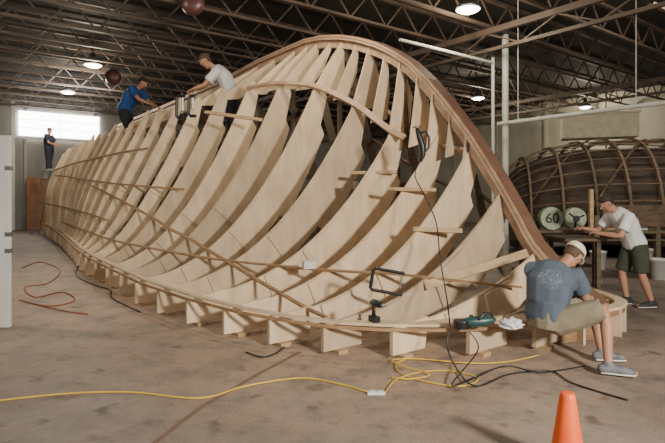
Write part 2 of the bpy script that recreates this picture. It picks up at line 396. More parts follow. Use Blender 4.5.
# low curved bow end joining the sheer to the far side: thin bent rim over set-back frame ends
def bowl(o): return smoothpts([W(a-o*.7,b_-o*.6,0) for a,b_ in ((.0,.72),(-.10,.42),(-.15,.12),(-.13,-.16),(-.03,-.40),(.2,-.62),(.65,-.9))])
for z,o,w_,h_,m in((.335,.0,.13,.028,PLY),(.285,.03,.035,.07,BAT),(.13,-.10,.04,.24,BAT)):
    L_=bowl(o); rail('bow_end_strip',[p+V((0,0,z)) for p in L_],[V((0,0,1))]*len(L_),w_,h_,m)
line=bowl(-.03)
for i in range(3,len(line)-2,5):
    a=line[i-1];c=line[i+1]; nrm=(c-a).normalized().cross(V((0,0,1)))
    bm=bmesh.new(); beam(bm,line[i],line[i]+V((0,0,.32)),.03,.16,nrm); f=finish(bm,'bow_end_rib',PLY); adopt(f,hull)
def batten(path,w=.06,h=.03,side=1,m=BAT,n=26):
    path=sorted(path); f=interp(path); a=path[0][0]; c=path[-1][0]; P=[];U=[]
    for i in range(n+1):
        u=a+(c-a)*i/n; t=max(0.0,f(u)); v,z=S(u,t); v2,z2=S(u,min(1,t+.03)); v1,z1=S(u,max(0,t-.03))
        nv,nz=(z2-z1),-(v2-v1); l=math.hypot(nv,nz) or 1; nv/=l; nz/=l
        k=1 if side>0 else -fs_(u)
        P.append(W(u,k*(v+nv*.02),z+nz*.02)); U.append(B*side*nv+V((0,0,nz)))
    rail('fairing_batten',P,U,w,h,m)
def nailed(pts,w=.045,h=.025):
    P=[]
    for i in range(len(pts)-1):
        for k in range(5):
            t=k/5; P.append((pts[i][0]+(pts[i+1][0]-pts[i][0])*t,pts[i][1]+(pts[i+1][1]-pts[i][1])*t))
    P.append(pts[-1]); Q=sorted(onhull(*q) for q in P)
    R_=[Q[0]]
    for q in Q[1:]:
        if q[0]-R_[-1][0]>.06: R_.append(q)
    for _ in range(3):
        R_=[R_[0]]+[(R_[i][0],(R_[i-1][1]+2*R_[i][1]+R_[i+1][1])/4) for i in range(1,len(R_)-1)]+[R_[-1]]
    batten(R_,w,h,n=40)
nailed([(92,186),(130,205),(170,228),(250,276),(326,319)])
nailed([(62,222),(120,243),(200,258),(270,267),(400,276),(470,284),(522,289)],.035,.02)
nailed([(55,176),(110,184),(185,190)],.035,.02)
for t in(.35,.8): batten([(9.2,t),(14,t),(20.6,t)],.035)
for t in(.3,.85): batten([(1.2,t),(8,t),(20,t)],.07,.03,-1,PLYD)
def brace(a,b,w=.09,h=.03,m=PINE,name='brace_board'):
    bm=bmesh.new(); beam(bm,a,b,w,h,V((0,-.9,.3))); f=finish(bm,name,m); adopt(f,hull)
brace(ray(425,286,6.05),ray(527,253,6.45),.10,.04)
brace(ray(388,189,7.5),ray(436,190,7.5),.05)
brace(ray(352,173,8.2),ray(397,172,8.2),.05)
brace(ray(413,229,6.8),ray(462,231,6.8),.06)
brace(ray(205,112,9.9),ray(262,120,9.4),.06)
# ---------------------------------------------------------------- second hull (dark) behind
h2=empty('boat_hull_frame',(8.6,15,0),'dark-brown low rounded hull of ribs and crossing strips','boat')
ax=V((1,-.12,0)).normalized(); ay=V((.12,1,0)).normalized(); o2=V((4.75,15.2,0))
w2=interp([(0,.3),(.5,.9),(1.5,1.6),(3,2.2),(6,2.4),(12,2.0)]); hh2=interp([(0,1.9),(.5,2.5),(1.2,2.85),(2.5,3.1),(4,3.12),(7,2.8),(12,1.9)])
def H2(s,th,k=1.):
    return o2+ax*s+ay*(-k*w2(s)*math.copysign(abs(math.cos(th))**.75,math.cos(th)))+V((0,0,.35+k*(hh2(s)-.35)*abs(math.sin(th))**.85))
s=0.05
while s<=11:
    bm=bmesh.new(); P=[H2(s,math.pi*i/18) for i in range(19)]
    U=[((p-(o2+ax*s)).normalized()) for p in P]
    sweep(bm,P,U,.06,.11); 
    f=finish(bm,'hull_rib',DARKW); adopt(f,h2); s+=.7
for k in range(1,18):
    bm=bmesh.new(); P=[H2(.05+i*.52,math.pi*k/18) for i in range(22)]; sweep(bm,P,[V((0,0,1)) if 2<k<16 else V((0,-1,0))]*22,.05,.03)
    f=finish(bm,'hull_stringer',DARKW); adopt(f,h2)
for k in range(7):
    P=[H2(min(10.9,.3+k*1.5+i*.14),math.pi*(.04+i*.028),1.01) for i in range(17)]
    bm=bmesh.new(); sweep(bm,P,[(p-(o2+ax*5)).normalized() for p in P],.07,.02); f=finish(bm,'diagonal_strip',DARKW); adopt(f,h2)
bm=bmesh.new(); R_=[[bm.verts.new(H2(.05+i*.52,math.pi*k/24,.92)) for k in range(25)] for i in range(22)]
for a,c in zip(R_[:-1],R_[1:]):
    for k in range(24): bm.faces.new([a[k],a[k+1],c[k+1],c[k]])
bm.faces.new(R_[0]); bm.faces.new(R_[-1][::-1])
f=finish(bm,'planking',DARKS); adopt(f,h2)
for s in(.8,3,5.2,7.4,9.6):
    bm=bmesh.new(); beam(bm,o2+ax*s-ay*1.5+V((0,0,.18)),o2+ax*s+ay*1.5+V((0,0,.18)),.15,.36)
    f=finish(bm,'cradle',DARKW); adopt(f,h2)
# ---------------------------------------------------------------- people
SKIN=mat('skin',(.42,.22,.14),(.36,.18,.11),6,rough=.55)
HAIR=mat('hair',(.03,.02,.015),None,20,rough=.8)
EYEW=mat('eye_white',(.7,.68,.64),None,20,rough=.3)
LIP=mat('lips',(.30,.11,.09),None,20,rough=.5)
def remesh(bm,name,m,vox,parent,sm=4,label=None):
    o=finish(bm,name,m)
    r=o.modifiers.new('r','REMESH'); r.mode='VOXEL'; r.voxel_size=vox; r.use_smooth_shade=True
    s=o.modifiers.new('s','SMOOTH'); s.iterations=sm; s.factor=.5
    dg=bpy.context.evaluated_depsgraph_get(); me=bpy.data.meshes.new_from_object(o.evaluated_get(dg))
    o.modifiers.clear(); old=o.data; o.data=me; bpy.data.meshes.remove(old)
    if not me.materials: me.materials.append(m)
    for p in me.polygons: p.use_smooth=True
    if parent: adopt(o,parent)
    if label: o["label"]=label
    return o
def lerp(a,b,t): return a+(b-a)*t
def hand(bm,w,d,n,right,curl=.6,sc=1.):
    d=d.normalized(); n=(n-d*n.dot(d)).normalized(); s=d.cross(n).normalized()
    if not right: s=-s
    tube(bm,[w-d*.01,w+d*.03*sc,w+d*.085*sc],[(.024*sc,.018*sc),(.036*sc,.016*sc),(.038*sc,.013*sc)],ref=s,rnd=True)
    for k,(off,ln) in enumerate(((.028,.068),(.010,.077),(-.009,.071),(-.027,.056))):
        p=w+d*.085*sc+s*off*sc; dd=d+s*off*2.; P=[p-d*.01]
        ang=0
        for j,fr in enumerate((.45,.32,.23)):
            ang+=curl*(.6 if j==0 else .9)+.06*k
            q=P[-1]+(dd.normalized()*math.cos(ang)+n*math.sin(ang))*ln*fr*sc*(1.2 if j==0 else 1)
            P.append(q)
        tube(bm,P,[.0095*sc,.009*sc,.0082*sc,.007*sc],n=8,rnd=True)
    p=w+d*.03*sc+s*.028*sc
    P=[p,p+(s*.7+d*.6+n*.3).normalized()*.035*sc]; P.append(P[-1]+(s*.3+d*.8+n*.5).normalized()*.03*sc); P.append(P[-1]+(d*.8+n*.7).normalized()*.022*sc)
    tube(bm,P,[.014*sc,.011*sc,.0095*sc,.008*sc],n=8,rnd=True)
def person(label,J,look,shirt,pants,shoe,long_pants=False,cap=None,hair=HAIR,vox=.009,bulk=1.,handdir=None,capback=False,shift=(0,0,0),k=1.):
    pc=V(J['pelvis']); J={q:pc+(V(v)-pc)*k+V(shift) for q,v in J.items()}
    base=V((J['pelvis'].x,J['pelvis'].y,min(J['an_r'].z,J['an_l'].z)-.08))
    E=empty('person',base,label,'person')
    look=V(look).normalized(); hs=k if k>1 else 1.
    sl=(J['sh_r']-J['sh_l']).normalized(); hl=(J['hip_r']-J['hip_l']).normalized()
    pe,ch,ne,he=J['pelvis'],J['chest'],J['neck'],J['head']
    hu=((he-ne).normalized()+V((0,0,.4))); hu=(hu-look*hu.dot(look)).normalized(); hr=look.cross(hu).normalized()
    hu0,look0,hr0=hu,look,hr; hu=hu*hs; look=look*hs; hr=hr*hs
    up=(ch-pe).normalized()
    def torso(bm,g,low=0.10,neckr=.06):
        P=[pe-up*low,pe,lerp(pe,ch,.45),ch,lerp(ch,ne,.55),lerp(ch,ne,.85),ne]
        R=[(.150,.105),(.165,.125),(.148,.115),(.172,.125),(.168,.11),(.115,.085),(neckr,neckr)]
        R=[((a+g)*bulk,(b+g)*bulk) for a,b in R[:-1]]+[(neckr+g*.5,neckr+g*.5)]
        tube(bm,P[:3],R[:3],ref=lerp(hl,sl,.25)); tube(bm,P[2:],R[2:],ref=sl)
        tube(bm,P[1:4],R[1:4],ref=lerp(hl,sl,.5))
    def seg(bm,pts,rad,rnd=True): tube(bm,pts,rad,rnd=rnd)
    bm=bmesh.new(); torso(bm,0)
    seg(bm,[lerp(ch,ne,.8),ne,lerp(ne,he,.75)],[.062*hs,.056*hs,.054*hs])
    prof=[(-.128,.024,.03,.038),(-.112,.046,.052,.028),(-.07,.062,.078,.012),(-.02,.070,.090,.004),(.03,.075,.097,-.002),(.07,.070,.092,-.006),(.10,.052,.07,-.008),(.118,.025,.035,-.008)]
    tube(bm,[he+hu*h+look*o for h,_,_,o in prof],[(a*hs,b_*hs) for _,a,b_,_ in prof],ref=hr0,n=18,rnd=True)
    tube(bm,[he+look*.088+hu*.022,he+look*.106-hu*.012,he+look*.113-hu*.03],[.009,.012,.014],n=8,rnd=True)
    tube(bm,[he+look*.085+hr*.045+hu*.028,he+look*.094+hu*.026,he+look*.085-hr*.045+hu*.028],[.008,.009,.008],n=8,rnd=True)
    tube(bm,[he+look*.088-hu*.062+hr*.02,he+look*.094-hu*.062,he+look*.088-hu*.062-hr*.02],[.008,.009,.008],n=8,rnd=True)
    for sg in(1,-1):
        c=he+hr*sg*.077-look*.005-hu*.012
        tube(bm,[c-hu*.024,c+hu*.004+hr*sg*.006,c+hu*.026],[(.007,.012),(.009,.018),(.008,.013)],ref=hr0,n=10,rnd=True)
    for sd,rt in(('r',True),('l',False)):
        sh,el,wr=J['sh_'+sd],J['el_'+sd],J['wr_'+sd]
        seg(bm,[lerp(sh,ch,.25),sh,lerp(sh,el,.4),el,lerp(el,wr,.3),wr],[.06*bulk,.062*bulk,.052*bulk,.040*hs,.043*hs,.027*hs])
        hd=(wr-el).normalized(); hn=V((0,0,-1))
        if handdir and sd in handdir: hd,hn=V(handdir[sd][0]),V(handdir[sd][1])
        if abs(hd.normalized().dot(hn.normalized()))>.93: hn=look0
        hand(bm,wr,hd,hn,rt,sc=hs)
        hp,kn,an,toe=J['hip_'+sd],J['kn_'+sd],J['an_'+sd],J['toe_'+sd]
        seg(bm,[lerp(hp,pe,.3),hp,lerp(hp,kn,.45),kn,lerp(kn,an,.3),an],[.09*bulk,.092*bulk,.078*bulk,.056,.056,.036])
        fd=(toe-an); fd.z=0; fd.normalize()
        seg(bm,[an,an+fd*.02-V((0,0,.04)),toe],[.036,.035,.028])
    body=remesh(bm,'body',SKIN,vox,E,3)
    for sg in(1,-1):
        bm=bmesh.new(); ball(bm,he+look*.083+hr*sg*.031+hu*.004,(.012,.012,.012),seg=12); adopt(finish(bm,'eye',EYEW,smooth=True),E)
        bm=bmesh.new(); ball(bm,he+look*.0905+hr*sg*.031+hu*.004,(.0062,.0062,.0062),seg=10); adopt(finish(bm,'pupil',BLACK,smooth=True),E)
    bm=bmesh.new(); tube(bm,[he+look*.094-hu*.062+hr*.022,he+look*.1025-hu*.0615,he+look*.094-hu*.062-hr*.022],[.004,.005,.004],n=8,rnd=True); adopt(finish(bm,'mouth',LIP,smooth=True),E)
    bm=bmesh.new(); torso(bm,.02,low=.06,neckr=.062*hs)
    for sd in'rl':
        sh,el=J['sh_'+sd],J['el_'+sd]
        tube(bm,[lerp(sh,ch,.35),sh+ (sh-ch)*.04,lerp(sh,el,.35),lerp(sh,el,.72)],[.078*bulk,.08*bulk,.076*bulk,.074*bulk])
    remesh(bm,'shirt',shirt,.011,E,3)
    bm=bmesh.new()
    tube(bm,[pe-up*.10,pe-up*.02,pe+up*.07],[(.165*bulk,.125*bulk),(.178*bulk,.138*bulk),(.165*bulk,.128*bulk)],ref=hl)
    for sd in'rl':
        hp,kn,an=J['hip_'+sd],J['kn_'+sd],J['an_'+sd]
        if long_pants: tube(bm,[lerp(hp,pe,.35),hp,lerp(hp,kn,.5),kn,lerp(kn,an,.5),lerp(kn,an,.96)],[.10*bulk,.108*bulk,.096*bulk,.078,.075,.072])
        else: tube(bm,[lerp(hp,pe,.35),hp,lerp(hp,kn,.5),lerp(hp,kn,.95)],[.10*bulk,.110*bulk,.104*bulk,.095*bulk])
    remesh(bm,'trousers' if long_pants else 'shorts',pants,.011,E,3)
    for sd in'rl':
        an,toe=J['an_'+sd],J['toe_'+sd]; fd=(toe-an); fd.z=0; fd.normalize(); z0=an.z-.085
        heel=V((an.x,an.y,z0))-fd*.055; sidev=fd.cross(V((0,0,1)))
        bm=bmesh.new()
        tube(bm,[heel+V((0,0,.045)),heel+fd*.07+V((0,0,.05)),heel+fd*.16+V((0,0,.042)),heel+fd*.25+V((0,0,.032))],[(.036,.045),(.04,.05),(.046,.042),(.038,.03)],ref=sidev,rnd=True)
        tube(bm,[heel+fd*.055+V((0,0,.05)),heel+fd*.05+V((0,0,.115))],[(.04,.05),(.042,.046)],ref=sidev)
        remesh(bm,'shoe',shoe,.008,E,2)
        bm=bmesh.new(); tube(bm,[heel+V((0,0,.013)),heel+fd*.1+V((0,0,.013)),heel+fd*.18+V((0,0,.013)),heel+fd*.262+V((0,0,.013))],[(.036,.012),(.038,.012),(.048,.012),(.036,.012)],ref=sidev,rnd=True)
        adopt(finish(bm,'shoe_sole',WHITE,smooth=True),E)
    def shell(bm,g,h0,back):
        P=[];R=[]
        for h,a,b_,o in prof:
            if h>=h0: P.append(he+hu*(h+g*.6)+look*(o-back)); R.append(((a+g)*hs,(b_+g*.8)*hs))
        P.append(P[-1]+hu*.012); R.append((.01,.012)); tube(bm,P,R,ref=hr0,n=18)
    bm=bmesh.new(); shell(bm,.012,.03,.012)
    tube(bm,[he-look*.045-hu*.055,he-look*.04-hu*.01,he-look*.03+hu*.05],[(.06*hs,.045*hs),(.076*hs,.062*hs),(.08*hs,.072*hs)],ref=hr0,n=16)
    remesh(bm,'hair',hair,.008,E,2)
    if cap:
        bm=bmesh.new(); shell(bm,.024,.02,.004)
        f2=-look if capback else look
        tube(bm,[he+f2*.06+hu*.045,he+f2*.12+hu*.046,he+f2*.165+hu*.034],[(.07,.008),(.066,.007),(.04,.006)],ref=hr0,n=14,rnd=True)
        remesh(bm,'cap',cap,.006,E,2)
    return E
ts=mat('tshirt_gray_blue',(.085,.11,.145),(.065,.085,.115),6,rough=.9)
nt=ts.node_tree; N=nt.nodes; L=nt.links; b=N['Principled BSDF']; src=b.inputs['Base Color'].links[0].from_socket
g=N.new('ShaderNodeNewGeometry'); vm=N.new('ShaderNodeVectorMath'); vm.operation='DISTANCE'; vm.inputs[1].default_value=(2.06,4.92,.82)
L.new(g.outputs['Position'],vm.inputs[0]); lt=N.new('ShaderNodeMath'); lt.operation='LESS_THAN'; lt.inputs[1].default_value=.11; L.new(vm.outputs['Value'],lt.inputs[0])
nz=N.new('ShaderNodeTexNoise'); nz.inputs['Scale'].default_value=42; mpn=N.new('ShaderNodeMapping'); mpn.inputs['Scale'].default_value=(1,1,2.2)
L.new(g.outputs['Position'],mpn.inputs[0]); L.new(mpn.outputs[0],nz.inputs['Vector']); gt=N.new('ShaderNodeMath'); gt.operation='GREATER_THAN'; gt.inputs[1].default_value=.56; L.new(nz.outputs['Fac'],gt.inputs[0])
ml=N.new('ShaderNodeMath'); ml.operation='MULTIPLY'; L.new(lt.outputs[0],ml.inputs[0]); L.new(gt.outputs[0],ml.inputs[1])
ml2=N.new('ShaderNodeMath'); ml2.operation='MULTIPLY'; ml2.inputs[1].default_value=.3; L.new(ml.outputs[0],ml2.inputs[0])
mxx=N.new('ShaderNodeMix'); mxx.data_type='RGBA'; L.new(ml2.outputs[0],mxx.inputs[0]); L.new(src,mxx.inputs[6]); mxx.inputs[7].default_value=(.35,.38,.42,1); L.new(mxx.outputs[2],b.inputs['Base Color'])
KHAKI=mat('khaki',(.25,.21,.145),(.18,.15,.10),9,rough=.9)
OLIVE=mat('dark_olive',(.05,.055,.035),(.035,.04,.025),9,rough=.9)
WT=mat('white_cotton',(.68,.68,.68),(.6,.6,.6),7,rough=.9)
BT=mat('blue_cotton',(.02,.09,.28),(.015,.06,.2),7,rough=.9)
DBT=mat('navy_cotton',(.02,.03,.06),(.015,.02,.045),7,rough=.9)
DK=mat('dark_denim',(.02,.022,.03),None,7,rough=.9)
CAPM=mat('beige_cap',(.66,.60,.48),(.50,.44,.33),30,rough=.9)
SHOE=mat('grey_trainer',(.18,.18,.19),(.10,.10,.11),15,rough=.7)
HAIRB=mat('brown_hair',(.09,.05,.03),None,20,rough=.8)
person('man in gray-blue t-shirt, khaki shorts and cap sitting bent forward',dict(
 pelvis=(2.06,5.02,.41),chest=(2.11,5.06,.74),neck=(2.27,5.13,.90),head=(2.40,5.19,1.0),
 sh_r=(2.34,5.00,.82),sh_l=(2.00,5.17,.85),el_r=(2.45,5.03,.60),el_l=(2.20,5.45,.65),wr_r=(2.58,5.20,.49),wr_l=(2.44,5.46,.52),
 hip_r=(2.12,4.93,.39),hip_l=(2.10,5.12,.39),kn_r=(2.50,4.76,.56),kn_l=(2.55,5.12,.56),an_r=(2.44,4.60,.10),an_l=(2.58,4.98,.10),
 toe_r=(2.64,4.54,.04),toe_l=(2.78,4.96,.04)),(.55,.50,-.8),ts,KHAKI,SHOE,cap=CAPM,vox=.007,bulk=1.17,hair=HAIRB,
 handdir={'r':((.5,.4,-.6),(0,.7,-.3)),'l':((.5,-.2,-.6),(0,-.5,-.5))})
person('man in white t-shirt and olive shorts bending over a bench',dict(
 pelvis=(4.36,7.5,.90),chest=(4.20,7.45,1.20),neck=(4.02,7.42,1.38),head=(3.90,7.40,1.49),
 sh_r=(4.10,7.62,1.32),sh_l=(4.12,7.22,1.29),el_r=(3.95,7.74,1.07),el_l=(3.98,7.18,1.03),wr_r=(3.76,7.78,1.10),wr_l=(3.76,7.34,1.06),
 hip_r=(4.36,7.6,.86),hip_l=(4.37,7.4,.86),kn_r=(4.24,7.62,.48),kn_l=(4.38,7.36,.47),an_r=(4.30,7.6,.09),an_l=(4.52,7.36,.09),
 toe_r=(4.08,7.6,.04),toe_l=(4.32,7.34,.04)),(-.8,.1,-.6),WT,OLIVE,mat('dark_shoe',(.03,.03,.03)),vox=.009,bulk=1.05)
person('man in white t-shirt bending over the top of the hull',dict(
 pelvis=(-2.42,11.4,3.58),chest=(-2.56,11.33,3.90),neck=(-2.74,11.26,4.07),head=(-2.87,11.2,4.18),
 sh_r=(-2.72,11.47,3.99),sh_l=(-2.62,11.12,3.98),el_r=(-2.90,11.42,3.76),el_l=(-2.86,11.05,3.70),wr_r=(-3.08,11.28,3.66),wr_l=(-3.04,11.0,3.62),
 hip_r=(-2.42,11.5,3.54),hip_l=(-2.38,11.3,3.54),kn_r=(-2.5,11.52,3.16),kn_l=(-2.4,11.3,3.16),an_r=(-2.42,11.52,2.78),an_l=(-2.32,11.3,2.78),
 toe_r=(-2.62,11.5,2.73),toe_l=(-2.52,11.28,2.73)),(-.8,-.2,-.55),WT,DK,SHOE,long_pants=True,vox=.012,hair=HAIRB,shift=(.08,.72,.34),k=1.25,bulk=1.4)
person('man in bright blue t-shirt and dark trousers working on the hull',dict(
 pelvis=(-5.32,13.0,3.50),chest=(-5.16,12.97,3.81),neck=(-4.99,12.95,3.99),head=(-4.87,12.93,4.11),
 sh_r=(-5.06,12.77,3.93),sh_l=(-4.99,13.15,3.93),el_r=(-4.88,12.68,3.70),el_l=(-4.79,13.15,3.70),wr_r=(-4.66,12.72,3.60),wr_l=(-4.60,13.05,3.60),
 hip_r=(-5.3,12.9,3.46),hip_l=(-5.3,13.1,3.46),kn_r=(-5.22,12.9,3.08),kn_l=(-5.22,13.1,3.08),an_r=(-5.3,12.9,2.70),an_l=(-5.3,13.1,2.70),
 toe_r=(-5.1,12.9,2.65),toe_l=(-5.1,13.1,2.65)),(.8,-.2,-.55),BT,DK,SHOE,long_pants=True,vox=.012,shift=(-.76,2.2,.58),k=1.28,bulk=1.45)
person('man in navy shirt standing at the stern of the hull',dict(
 pelvis=(-11.0,20,3.3),chest=(-11.02,20,3.62),neck=(-11.0,20,3.86),head=(-10.98,20,4.03),
 sh_r=(-11.0,19.8,3.8),sh_l=(-11.0,20.2,3.8),el_r=(-10.9,19.75,3.52),el_l=(-10.9,20.25,3.52),wr_r=(-10.68,19.8,3.45),wr_l=(-10.68,20.2,3.45),
 hip_r=(-11,19.9,3.26),hip_l=(-11,20.1,3.26),kn_r=(-11,19.9,2.85),kn_l=(-11,20.1,2.85),an_r=(-11,19.9,2.48),an_l=(-11,20.1,2.48),
 toe_r=(-10.8,19.9,2.43),toe_l=(-10.8,20.1,2.43)),(.95,-.2,-.2),DBT,DK,SHOE,long_pants=True,vox=.014,shift=(-.66,1.4,.21),bulk=1.25)
for c,z,w_ in(((-2.40,12.1),2.82,.08),((-6.06,15.2),2.96,.08)):
    bm=bmesh.new(); p=V((c[0],c[1],z)); beam(bm,p-B*.6,p+B*.22,.5,.04)
    for s in(-.5,.15): beam(bm,V((p.x,p.y,0))+B*s,p+B*s-V((0,0,.02)),w_,w_,A)
    f=finish(bm,'staging_plank',PLYD); adopt(f,hull)
e=empty('stepladder',V((-11.62,21.4,0)),'tall grey stepladder standing behind the stern of the hull','ladder')
bm=bmesh.new()
for y in(-.28,.28):
    beam(bm,(-.62,y,0),(-.14,y,2.6),.05,.03,V((0,1,0))); beam(bm,(.62,y,0),(.18,y,2.6),.04,.03,V((0,1,0)))
for i in range(8): beam(bm,(-.62+.48*(i+.7)/9,-.28,2.6*(i+.7)/9),(-.62+.48*(i+.7)/9,.28,2.6*(i+.7)/9),.09,.025)
finish(bm,'ladder_frame',METAL,e)
bm=bmesh.new(); box(bm,(-.2,-.3,2.575),(.24,.3,2.602)); finish(bm,'top_step',METAL,e)
# ---------------------------------------------------------------- small things
c=V((1.365,3.02,0)); e=empty('traffic_cone',c,'orange plastic traffic cone on the floor','traffic cone')
bm=bmesh.new(); lathe(bm,(0,0,0),[(.108,.03),(.10,.05),(.044,.43),(.038,.452),(.028,.455)],28); finish(bm,'cone_body',mat('cone_orange',(.85,.13,.02),(.75,.10,.015),6,rough=.5),e,True)
bm=bmesh.new(); box(bm,(-.14,-.14,0),(.14,.14,.03)); finish(bm,'cone_base',mat('cone_base_orange',(.6,.09,.02),None,6,rough=.6),e,bevel=.01)
def cord(name,pts,r,m,label,cat='extension cord'):
    P=smoothpts(pts,6); bm=bmesh.new(); tube(bm,P,[r]*len(P),n=8)
    return finish(bm,name,m,smooth=True,label=label,cat=cat)
cord('extension_cord',[fl(*q) for q in((-30,404),(60,394),(130,392),(200,398),(245,386),(300,378),(340,384),(368,392))],.007,YEL,'long yellow extension cord lying across the floor')
cord('extension_cord',[fl(*q) for q in((385,393),(396,380),(420,372),(452,371),(478,378),(462,386),(428,382),(402,374),(396,364),(410,358))],.006,YEL,'yellow cord coiled loosely beside the hull')
cord('extension_cord',[fl(x,y,.024) for x,y in((391,377),(410,379),(430,374),(403,366),(392,360),(420,359),(470,363))]+[fl(505,362),fl(540,355)],.006,YEL,'yellow cord bunched under the bow')
cord('extension_cord',[fl(*q) for q in((22,268),(40,262),(60,270),(48,283),(25,287),(35,297),(62,292),(75,300),(50,306),(20,300),(60,310),(88,314))],.009,ORG,'orange-brown extension cord tangled on the floor')
cord('extension_cord',[ray(450,330,4.86),ray(447,345,4.8),fl(455,366,.036),fl(475,386,.03),fl(510,374),fl(550,371),fl(570,382),fl(600,392),fl(628,400)],.007,BLACK,'black cord trailing from the router over the floor')
cord('extension_cord',[ray(470,332,4.84),ray(478,350,4.75),fl(452,384,.04),fl(470,380,.04),fl(505,366,.03),fl(540,372,.03),fl(585,366)],.006,BLACK,'thin black cord looping under the bow')
cord('extension_cord',[ray(421,160,7.1),ray(415,175,6.9),ray(424,195,6.7),ray(436,222,6.3),ray(440,258,5.9),ray(447,300,5.2),ray(450,326,5.0)],.007,BLACK,'black cord hanging from a power tool down the frames')
cord('extension_cord',[fl(80,262),fl(76,275),fl(92,284),fl(110,290),fl(112,298),fl(140,312)],.010,BLACK,'dark hose-like cord lying beside the hull')
cord('extension_cord',[fl(246,352),fl(262,357),fl(276,353),fl(284,347)],.008,BLACK,'short dark cord end lying by a frame foot')
bm=bmesh.new(); p=fl(376,394,0); box(bm,(-.07,-.03,0),(.07,.03,.02),Matrix.Translation(p)); box(bm,(-.05,-.02,.02),(-.01,.02,.026),Matrix.Translation(p)); box(bm,(.01,-.02,.02),(.05,.02,.026),Matrix.Translation(p))
finish(bm,'power_outlet_block',WHITE,label='small white outlet block where two cords meet',cat='power outlet',bevel=.004)
bm=bmesh.new(); pts=[fl(120,470,.004),fl(200,408,.004),fl(262,372,.004),fl(300,352,.004)]; sweep(bm,pts,[V((0,0,1))]*4,.03,.006)
finish(bm,'trim_2',mat('joint_filler',(.20,.12,.08),None,9),kind='structure')
R=lambda a,ax: Matrix.Rotation(math.radians(a),4,ax)
def cclamp(loc,rotm,s,dd,label):
    e=empty('clamp',loc,label,'clamp','clamps')
    bm=bmesh.new()
    P=[(0,0,0),(0,0,dd-.03),(.03,0,dd),(.3,0,dd),(.33,0,dd-.03),(.33,0,.02)]
    tube(bm,[V(p)*s for p in P],[(.026*s,.034*s)]*6,n=8); f=finish(bm,'clamp_frame',BLACK,e); f.matrix_local=rotm
    bm=bmesh.new(); tube(bm,[V((.33,0,.05))*s,V((.12,0,.05))*s],[.012*s,.012*s],n=8); tube(bm,[V((.36,-.06,.05))*s,V((.36,.06,.05))*s],[.009*s,.009*s],n=6)
    tube(bm,[V((.12,0,.05))*s,V((.10,0,.05))*s],[.026*s,.026*s],n=12); f=finish(bm,'clamp_screw',METAL,e); f.matrix_local=rotm
    return e
cclamp(ray(402,295,5.75),R(-80,'Y'),.72,.50,'black C-shaped clamp gripping a frame edge')
cclamp(ray(186,118,10.2),R(-90,'Y'),1.3,.14,'dark clamp on the chine beside the worker')
cclamp(ray(196,116,10.4),R(-90,'Y'),1.2,.12,'dark clamp on the chine near the worker')
e=empty('hanging_grinder',ray(421,146,7.15),'black corded power tool hanging on a frame','power tool')
bm=bmesh.new(); tube(bm,[(-.05,0,.22),(-.02,0,.12),(.02,0,.0),(.03,0,-.12),(.0,0,-.20)],[.03,.04,.042,.036,.022],n=12,rnd=True); finish(bm,'tool_body',BLACK,e,True)
bm=bmesh.new(); tube(bm,[(-.04,0,.17),(.06,0,.20),(.11,0,.12),(.11,0,-.02),(.04,0,-.09)],[.014,.016,.018,.016,.014],n=10,rnd=True); finish(bm,'handle',BLACK,e,True)
bm=bmesh.new(); lathe(bm,(-.055,0,.27),[(.02,-.03),(.055,-.02),(.055,.0),(.02,.01)],16); finish(bm,'tool_head',METAL,e,True)
def drill(loc,rz,label,body=BLACK,s=1.):
    e=empty('cordless_drill',loc,label,'power drill')
    M=R(rz,'Z')@Matrix.Scale(s,4)
    bm=bmesh.new(); tube(bm,[(-.07,0,.19),(-.05,0,.19),(.06,0,.19),(.09,0,.19)],[.026,.036,.036,.028],n=14,rnd=True)
    tube(bm,[(-.03,0,.18),(-.04,0,.10),(-.04,0,.05)],[(.02,.026),(.018,.024),(.02,.026)],ref=V((0,1,0)),n=12)
    f=finish(bm,'drill_body',body,e,True); f.matrix_local=M
    bm=bmesh.new(); box(bm,(-.09,-.035,0),(.03,.035,.06)); f=finish(bm,'battery',BLACK,e,bevel=.006); f.matrix_local=M
    bm=bmesh.new(); tube(bm,[(.09,0,.19),(.12,0,.19),(.14,0,.19)],[.022,.018,.012],n=12); tube(bm,[(.14,0,.19),(.19,0,.19)],[.004,.004],n=6); f=finish(bm,'chuck',METAL,e,True); f.matrix_local=M
    bm=bmesh.new(); box(bm,(-.018,-.010,.12),(-.004,.010,.16)); f=finish(bm,'trigger',YEL,e); f.matrix_local=M
    bm=bmesh.new(); tube(bm,[(-.02,0,.19),(.02,0,.19)],[.0375,.0375],n=14); f=finish(bm,'drill_band',TEAL,e,True); f.matrix_local=M
q=W(.95,vs_(.95)-.08,0); q.z=zs_(.95)+.034
drill(q,-60,'black cordless drill standing on the sheer plank',s=1.0)
p=ray(478,333,4.95); p.z=.33
e=empty('router_tool',p,'teal and black handheld router lying on the bow plank','power tool')
bm=bmesh.new(); tube(bm,[(-.12,0,.06),(-.03,0,.065),(.06,0,.07),(.13,0,.08)],[.042,.052,.05,.034],n=16,rnd=True); finish(bm,'motor_housing',TEAL,e,True)
bm=bmesh.new(); tube(bm,[(.0,-.05,.10),(.05,-.03,.15),(.12,0,.14),(.16,0,.08)],[.014,.016,.016,.013],n=10,rnd=True); tube(bm,[(-.03,.06,.06),(-.03,.13,.08)],[.02,.024],n=10,rnd=True); finish(bm,'handle',BLACK,e,True)
bm=bmesh.new(); lathe(bm,(-.16,0,.07),[(.02,-.068),(.07,-.065),(.075,.0),(.07,.01),(.03,.012)],20); finish(bm,'base_plate',BLACK,e)
p=ray(511,333,4.95); p.z=.32
bm=bmesh.new(); bmesh.ops.create_icosphere(bm,subdivisions=4,radius=1)
